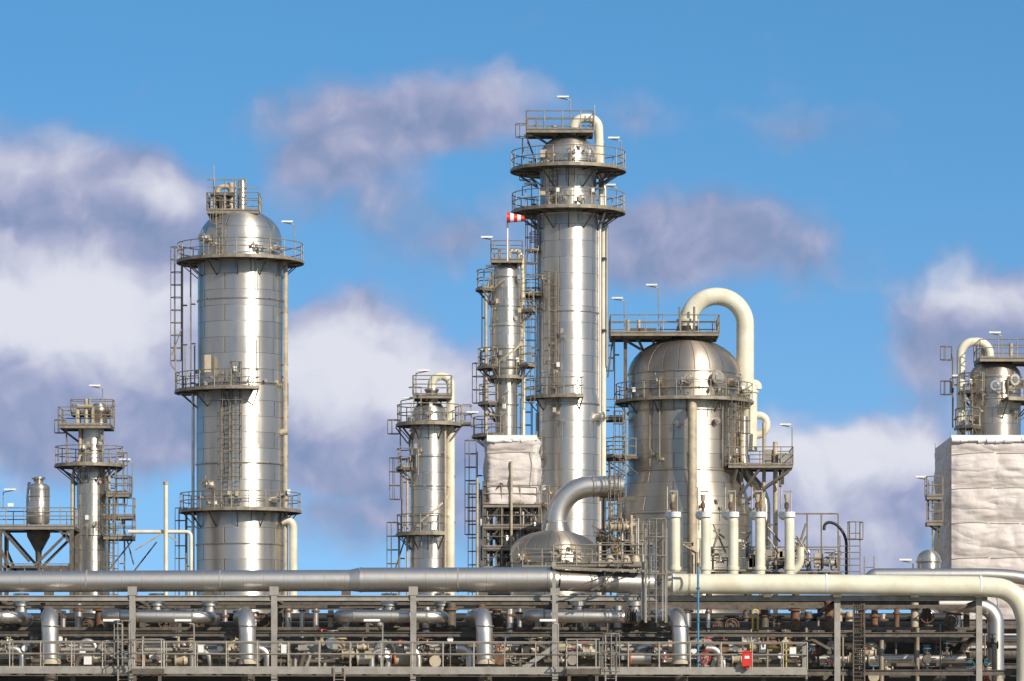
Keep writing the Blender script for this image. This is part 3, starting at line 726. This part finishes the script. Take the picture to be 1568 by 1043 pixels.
def loops():
    for i,(x0,x1) in enumerate(((-150,32),(152,324),(512,684),(804,982))):
        g=G('expansion_loop_pipe',(x0+x1)/2,200.2); p=g.b('pipe','pipe'); r=.285
        sweep(p,[g.p(x0+7,942,4.5),g.p(x0+7,942,.6),g.p(x1-7,944,.6),g.p(x1-7,944,4.5)],r,22,.75,9)
        tube(g.b('jacket_bands','galv'),g.p(x0+28,942,.6),g.p(x0+31,942,.6),r*1.06,22); tube(g.b('jacket_bands','galv'),g.p(x1-32,943.5,.6),g.p(x1-29,943.5,.6),r*1.06,22)
        for f in (.33,.5,.66): tube(g.b('jacket_seams','galv'),g.p(x0+(x1-x0)*f,943,.6),g.p(x0+(x1-x0)*f+1,943,.6),r*1.03,22)
        if i==3:
            for j in range(5): tube(g.b('bellows','steel'),g.p(958+j*4,943.5,.6),g.p(960+j*4,943.5,.6),r*1.12,20)
        for px in (x0+50,x1-50): beam(g.b('supports','steel'),g.p(px,952,.6),g.p(px,968,.6),.14,.14)
        for xx in (x0+82,x1-8,):
            tube(g.b('drop_legs','pipe'),g.p(xx,906,2.2),g.p(xx,925,2.2),.36,20); tube(g.b('drop_legs','galv'),g.p(xx,913,2.2),g.p(xx,917,2.2),.44,20); tube(g.b('drop_legs','pipe'),g.p(xx,925,2.2),g.p(xx,940,2.2),.26,20)
        g.done()
    for x in (78,380,743,1043):
        g=G('vertical_elbow_pipe',x,199); r=.37
        sweep(g.b('pipe','pipe'),[g.p(x-20,942,4.5),g.p(x-2,942,.0),g.p(x,1017,0)],r,24,.85,9)
        tube(g.b('bands','galv'),g.p(x,958),g.p(x,959.5),r*1.02,22); tube(g.b('bands','galv'),g.p(x,985),g.p(x,986.5),r*1.02,22)
        tube(g.b('collar','beige'),g.p(x,1010),g.p(x,1017),r*1.08,22,r*1.2); tube(g.b('tail','steel'),g.p(x,1017),g.p(x,1100),r*.8,16)
        g.done()
loops()

# ============================================================ 12. service walkway and process piping
def walkway():
    g=G('service_walkway',600,196.5); s=g.b('deck','steel'); f=g.b('fascia','galv')
    beam(s,g.p(-80,1023,.6),g.p(1236,1025,.6),1.2,.06); 
    beam(f,g.p(-80,1027,-.06),g.p(1236,1029,-.06),.08,.24); beam(s,g.p(-80,1034.5,-.1),g.p(1236,1036.5,-.1),.2,.03)
    for i in range(34): x=-60+i*38.5; beam(s,g.p(x,1030,0),g.p(x,1030,2.6),.1,.16)
    railing(g,[g.p(-80,1023,-.02),g.p(1236,1025,-.02)],1.15,sp=1.33,mat='galv',r=.03)
    railing(g,[g.p(-80,1022,1.2),g.p(1236,1024,1.2)],1.1,sp=1.33,mat='rail',r=.028)
    railing(g,[g.p(1236,1025,0),g.p(1236,1025,3)],1.1,mat='galv')
    for x0,x1 in ((206,252),(867,917)):
        X0,X1=g.X(x0),g.X(x1); z=g.Z(1025)
        box(s,((X0+X1)/2,g.D-.75,z-.12),X1-X0,1.2,.24)
        railing(g,[(X0,g.D-.15,z),(X0,g.D-1.3,z),(X1,g.D-1.3,z),(X1,g.D-.15,z)],1.25,mat='galv',sp=.8)
        for px in (x0+4,x1-4): beam(s,g.p(px,1033,-1.2),Vector((g.X(px),g.D-1.2,0)),.14,.14)
    ladder(g,190,1080,985,-90,-.35,cage=True,mat='galv'); ladder(g,935,1100,985,-90,-.4,cage=True,mat='galv'); ladder(g,520,1080,1030,-90,-.2,False)
    for x in (185,295,585,855): lamp(g,x,1023,955,1,.8)
    for x in (110,375,640,905,1170): ibeam(s,g.p(x,1033,.5),Vector((g.X(x),g.D+.5,0)),.2,.2)
    for i in range(9): box(g.b('stair_treads','galv'),g.p(800+i*6,1022-i*4,1.6),.35,.7,.05)
    for dy in (1.23,1.97): beam(g.b('stair_stringers','galv'),g.p(797,1026,dy),g.p(852,987,dy),.05,.2)
    b=g.b('fire_box','red'); box(b,g.p(1143,1010,-.3),.42,.3,.6); box(g.b('fire_box_label','white'),g.p(1143,1007,-.46),.2,.02,.12); box(b,g.p(1143,998.5,-.3),.48,.36,.05); tube(b,g.p(1143,1020,-.3),g.p(1143,1025,-.3),.08,8)
    for x in (1150,1205): beam(g.b('posts_yellow','yellow'),g.p(x,1022,.4),g.p(x,985,.4),.05,.05)
    g.done()
walkway()
def process_piping():
    g=G('process_piping',620,199)
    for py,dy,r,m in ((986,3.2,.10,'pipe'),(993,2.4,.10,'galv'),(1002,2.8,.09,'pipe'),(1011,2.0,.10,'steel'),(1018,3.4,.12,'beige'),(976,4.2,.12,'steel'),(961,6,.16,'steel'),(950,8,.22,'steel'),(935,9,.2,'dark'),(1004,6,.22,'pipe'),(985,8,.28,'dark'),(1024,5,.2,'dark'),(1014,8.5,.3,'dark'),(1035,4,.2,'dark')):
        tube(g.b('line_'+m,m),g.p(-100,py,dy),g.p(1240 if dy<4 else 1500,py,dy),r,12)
    x=0
    while x<1230:
        y=R(982,1012); dy=R(1.5,3.2); ch=random.random()
        if ch<.45: valve(g,g.p(x,y,dy),R(.09,.19),random.choice('xxyz'),random.choice(['red','rust','blue','rust','galv','dark']),random.choice(['beige','galv','beige','rust','pipe']),R(.4,.7))
        elif ch<.63:
            r=R(.07,.2); sweep(g.b('bypass_lines',random.choice(['pipe','beige','steel','galv'])),[g.p(x,1020,dy),g.p(x,y-4,dy),g.p(x+R(14,30),y-4,dy),g.p(x+R(14,30),1020,dy)],r,12,.35)
        elif ch<.72: box(g.b('instrument_boxes',random.choice(['white','galv','beige'])),g.p(x,y,dy-.4),R(.2,.4),.2,R(.2,.45))
        elif ch<.82:
            c=g.p(x,y,dy); tube(g.b('pump_bodies',random.choice(['pipe','beige'])),c,c+Vector((R(.5,.9),0,0)),R(.18,.3),18); tube(g.b('pump_flanges','orange' if random.random()<.3 else 'beige'),c-Vector((.06,0,0)),c,R(.3,.36),18)
        elif ch<.92: tube(g.b('drains',random.choice(['rail','beige'])),g.p(x,1022,dy),g.p(x+R(-3,3),R(958,980),dy),R(.03,.06),6)
        else: tube(g.b('gauge','white'),g.p(x,y-8,dy-.5),g.p(x,y-8,dy-.6),.13,14); tube(g.b('drains','rail'),g.p(x,y-4,dy-.45),g.p(x,1020,dy-.45),.025,5)
        x+=R(4,10)
    x=-10
    while x<1500:
        dy=R(3,9); r=R(.10,.22)
        top=R(916,930); 
        if random.random()<.75:
            m=random.choice(['pipe','beige','pipe','pipe','steel','rust'])
            tube(g.b('legs_'+m,m),g.p(x,972,dy),g.p(x,top,dy),r,14)
            tube(g.b('leg_flanges','rust'),g.p(x,top+8,dy),g.p(x,top+11,dy),r*1.5,14); tube(g.b('leg_flanges','steel'),g.p(x,958,dy),g.p(x,961,dy),r*1.5,14)
        else: valve(g,g.p(x,R(935,955),dy),R(.14,.22),'z','rust','steel')
        x+=R(12,30)
    for i in range(46):
        x=R(1236,1560); y=R(985,1042); valve(g,g.p(x,y,R(1,8)),R(.08,.16),random.choice('xyz'),random.choice(['blue','rust','red']),random.choice(['galv','beige','steel']))
    for i in range(14):
        x=R(1236,1560); d=R(1,8); tube(g.b('drains','rail'),g.p(x,1080,d),g.p(x,R(935,1000),d),R(.03,.12),8)
    for x,r in ((408,.2),(720,.22),(1105,.16),(640,.15),(30,.15)):
        sweep(g.b('deck_elbows','pipe'),[g.p(x-22,992,1.2),g.p(x,992,1.2),g.p(x,1022,1.2)],r,14,.45)
    sweep(g.b('gas_line','yellow'),[g.p(1158,1020,3),g.p(1158,930,3),g.p(1166,930,3),g.p(1166,1020,3)],.045,8,.2)
    sweep(g.b('gas_line','yellow'),[g.p(1180,990,2),g.p(1240,990,2)],.05,8)
    g.done()
    g=G('blue_service_pipe',1069,198.2); tube(g.b('pipe','blue'),g.p(1069,1025),g.p(1069,868),.05,8); tube(g.b('cap','rust'),g.p(1069,868),g.p(1069,862),.05,6)
    for py in (900,950,985): tube(g.b('clips','steel'),g.p(1069,py),g.p(1069,py+2),.09,8)
    g.done()
process_piping()
def crossover():
    g=G('crossover_stair_tower',960,200); b=g.b('frame','galv')
    ladder(g,1003,952,816,-90,-1.2,cage=True,mat='galv',w=.6,cr=.42)
    for px in (988,1018): beam(b,g.p(px,812,-1.2),g.p(px,955,-1.2),.08,.1)
    beam(g.b('platform_edge','rail'),g.p(847,871,-1.2),g.p(1050,879,-1.2),.1,.1) 
    beam(g.b('platform_edge','rail'),g.p(847,860,1.6),g.p(985,860,1.6),.1,.14)
    box(g.b('platform_deck','steel'),g.p(917,866,1.6),4.2,1.4,.05)
    railing(g,[g.p(848,866,1),g.p(985,866,1)],.95,mat='rail',sp=1.0)
    beam(b,g.p(848,862,-1),g.p(848,940,-1),.16,.16); beam(b,g.p(983,862,-1),g.p(983,950,-1),.12,.12)
    for a,c in (((935,880),(870,905)),((970,880),(905,905)),((955,860),(915,905))): beam(g.b('braces','steel'),g.p(*a,-.9),g.p(*c,-.9),.07,.07)
    for px in (986,1019,1003): tube(g.b('guard_posts','galv'),g.p(px,812,-1.6),g.p(px,955,-1.6),.03,5)
    for x in (885,935,960,975): lathe(g.b('valve_bonnets','beige'),g.X(x),g.D+2,[(.2,g.Z(866)),(.2,g.Z(852)),(.1,g.Z(846))],12)
    g.done()
crossover()
def bg_plant():
    for (D,seed) in ((232,1),(250,2)):
        g=G('rear_pipe_rack',784,D); s=g.b('frame','steel')
        for px in range(-100,1640,95):
            if D>240 and px%2: continue
            ibeam(s,Vector((g.X(px),D,0)),g.p(px,948 if D<240 else 930),.25,.25)
        for py in (952,985,1020): ibeam(s,g.p(-120,py),g.p(1640,py),.2,.25)
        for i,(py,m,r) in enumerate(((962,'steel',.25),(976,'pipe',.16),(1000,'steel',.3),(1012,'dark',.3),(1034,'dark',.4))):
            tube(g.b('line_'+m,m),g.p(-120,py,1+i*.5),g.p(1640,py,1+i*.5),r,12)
        g.done()
bg_plant()

# ------------------------------------------------------------------ ground
bm=B(); bm.add([(-3000,-500,0),(3000,-500,0),(3000,6000,0),(-3000,6000,0)],[(0,1,2,3)])
me=bpy.data.meshes.new('ground'); me.from_pydata(bm.v,[],bm.f); go=bpy.data.objects.new('ground',me); scn.collection.objects.link(go)
MAT['ground']=plain('gravel_ground',(.27,.23,.17),.9,0,.45,.08,.0); me.materials.append(MAT['ground'])

# ------------------------------------------------------------------ light and sky
el=math.radians(29); az=math.radians(38)
S=Vector((math.sin(az)*math.cos(el),-math.cos(az)*math.cos(el),math.sin(el)))
L=bpy.data.lights.new('sun','SUN'); L.energy=5.0; L.angle=math.radians(.55); L.color=(1,.905,.77)
lo=bpy.data.objects.new('sun',L); lo.rotation_euler=S.to_track_quat('Z','Y').to_euler(); scn.collection.objects.link(lo); lo.location=(60,-60,80)
w=bpy.data.worlds.new('World'); scn.world=w; w.use_nodes=True; nt=w.node_tree; bg=nt.nodes['Background']
ST=.13; bg.inputs['Strength'].default_value=ST
tc=nt.nodes.new('ShaderNodeTexCoord'); sp=nt.nodes.new('ShaderNodeSeparateXYZ'); nt.links.new(tc.outputs['Generated'],sp.inputs[0])
x,y,z=sp.outputs
sky=nt.nodes.new('ShaderNodeTexSky'); sky.sky_type='NISHITA'; sky.sun_disc=False; sky.sun_elevation=el; sky.sun_rotation=math.atan2(S.x,S.y)
sky.air_density=1.0; sky.dust_density=.4; sky.ozone_density=2.0
zz=mth(nt,'MULTIPLY_ADD',mth(nt,'MAXIMUM',z,0.0),1.6,.17)
nv=nt.nodes.new('ShaderNodeVectorMath'); nv.operation='NORMALIZE'; nt.links.new(comb(nt,x,y,zz),nv.inputs[0]); nt.links.new(nv.outputs[0],sky.inputs[0])
yy=mth(nt,'MAXIMUM',y,.05)
px=mth(nt,'MULTIPLY_ADD',mth(nt,'DIVIDE',x,yy),70.0,7.84); py=mth(nt,'MULTIPLY_ADD',mth(nt,'DIVIDE',z,yy),-70.0,11.8)
P=comb(nt,px,py)
n1=noi(nt,P,.8,3,.5)
sub=nt.nodes.new('ShaderNodeVectorMath'); sub.operation='MULTIPLY_ADD'; nt.links.new(n1.outputs['Color'],sub.inputs[0]); sub.inputs[1].default_value=(1.2,.9,0); 
ad=nt.nodes.new('ShaderNodeVectorMath'); ad.operation='ADD'; nt.links.new(P,ad.inputs[0]); ad.inputs[1].default_value=(-.6,-.45,0); nt.links.new(ad.outputs[0],sub.inputs[2])
W=sub.outputs[0]
def blobs(L):
    acc=None
    for cx,cy,rx,ry,wt in L:
        mp=nt.nodes.new('ShaderNodeMapping'); nt.links.new(W,mp.inputs[0]); mp.inputs['Scale'].default_value=(1/rx,1/ry,0); mp.inputs['Location'].default_value=(-cx/rx,-cy/ry,0)
        gt=nt.nodes.new('ShaderNodeTexGradient'); gt.gradient_type='SPHERICAL'; nt.links.new(mp.outputs[0],gt.inputs[0])
        acc=mth(nt,'MULTIPLY',gt.outputs['Fac'],wt) if acc is None else mth(nt,'MULTIPLY_ADD',gt.outputs['Fac'],wt,acc)
    return acc
d=blobs([(7.3,1.7,1.6,1.0,1.3),(5.4,1.85,2.3,1.0,1.35),(5.2,2.85,1.8,.9,1.0),(6.9,3.6,2.1,.85,.85),
 (.3,3.1,3.2,1.5,1.8),(2.2,3.3,1.6,1.1,1.3),(.8,4.8,3.6,1.6,2.0),(2.3,5.0,1.6,1.6,1.0),(1.2,6.2,4.4,1.5,2.1),(5.1,6.0,2.3,1.6,1.7),(6.9,6.1,1.7,1.3,1.3),(5.0,6.8,3.4,.75,1.4),(5.5,4.8,1.5,.7,.9),(6.6,7.7,2.0,1.0,1.0),(4.9,7.8,1.8,.8,.7),
 (10.6,3.6,2.6,1.0,1.3),(9.6,3.9,1.7,.85,.8),(12.4,4.0,1.4,.75,.65),(12.4,1.95,1.7,.5,.6),(9.7,1.95,1.4,.6,.55),
 (14.7,5.2,1.5,1.5,1.5),(15.8,5.2,1.3,1.6,1.2),(12.6,7.4,2.3,1.4,1.7),(14.0,7.0,1.5,1.2,1.3),(12.9,8.3,2.8,1.1,1.3),(8.2,8.2,2,.7,.6)])
n2=noi(nt,W,1.05,4,.46)
mp=nt.nodes.new('ShaderNodeMapping'); nt.links.new(W,mp.inputs[0]); mp.inputs['Location'].default_value=(-.16,.26,0)
n3=noi(nt,mp.outputs[0],1.05,4,.46)
dd=mth(nt,'ADD',d,mth(nt,'MULTIPLY_ADD',n2.outputs[0],.9,-.45))
mask=mth(nt,'MULTIPLY',ramp(nt,dd,.05,1.0),.9)
lit=blobs([(.6,4.5,3.2,1.0,1.3),(1.6,5.3,2.6,1.0,.9),(2.4,3.0,.9,.5,.9),(.5,2.5,2.0,.7,.6),(5.3,5.6,1.9,1.3,1.4),(6.9,5.9,1.4,.9,.9),(12.5,6.9,1.8,.9,1.15),(14.0,6.7,1.4,.8,.9),(14.7,4.5,1.1,.65,.8),(7.7,1.3,1.1,.6,.4),(5.8,1.4,2.4,.6,.2),(12.8,8.1,2.0,.8,.6),(15.6,4.6,.8,.5,.5)])
rel=mth(nt,'MULTIPLY',mth(nt,'SUBTRACT',n2.outputs[0],n3.outputs[0]),1.1)
lt=mth(nt,'ADD',mth(nt,'ADD',lit,rel),mth(nt,'MULTIPLY_ADD',n2.outputs[0],.3,-.15))
k=1/ST
shade=(.225*k,.285*k,.465*k); mid=(.385*k,.395*k,.57*k); hi=(.80*k,.79*k,.85*k)
cc=mixc(nt,ramp(nt,lt,-.30,.30),shade,mid); cc=mixc(nt,ramp(nt,lt,.05,1.05),cc,hi)
front=ramp(nt,y,.2,.5)
n4=noi(nt,tc.outputs['Generated'],2.6,5,.55)
gm=mth(nt,'MULTIPLY',mth(nt,'MULTIPLY',ramp(nt,n4.outputs[0],.46,.60),.85),mth(nt,'SUBTRACT',1.0,front))  # unseen clouds beside and behind the camera, added to whiten reflections in the metal
tcol=mixc(nt,ramp(nt,z,.03,.17),(.86,1.13,1.24),(.58,1.10,1.28))
tint=mixc(nt,1.0,sky.outputs[0],tcol,'MULTIPLY')
base=mixc(nt,gm,tint,(.66*k,.60*k,.54*k))
out=mixc(nt,mth(nt,'MULTIPLY',mask,front),base,cc)
nt.links.new(out,bg.inputs['Color'])

# ------------------------------------------------------------------ camera
cd=bpy.data.cameras.new('camera'); co=bpy.data.objects.new('camera',cd); scn.collection.objects.link(co); scn.camera=co
co.location=(0,0,CH); co.rotation_euler=(math.radians(90),0,0); cd.sensor_width=36; cd.lens=F/1568*36; cd.shift_y=(HZ-521.5)/1568; cd.clip_end=12000; cd.clip_start=1
scn.view_settings.view_transform='Standard'; scn.view_settings.look='None'; scn.view_settings.exposure=0
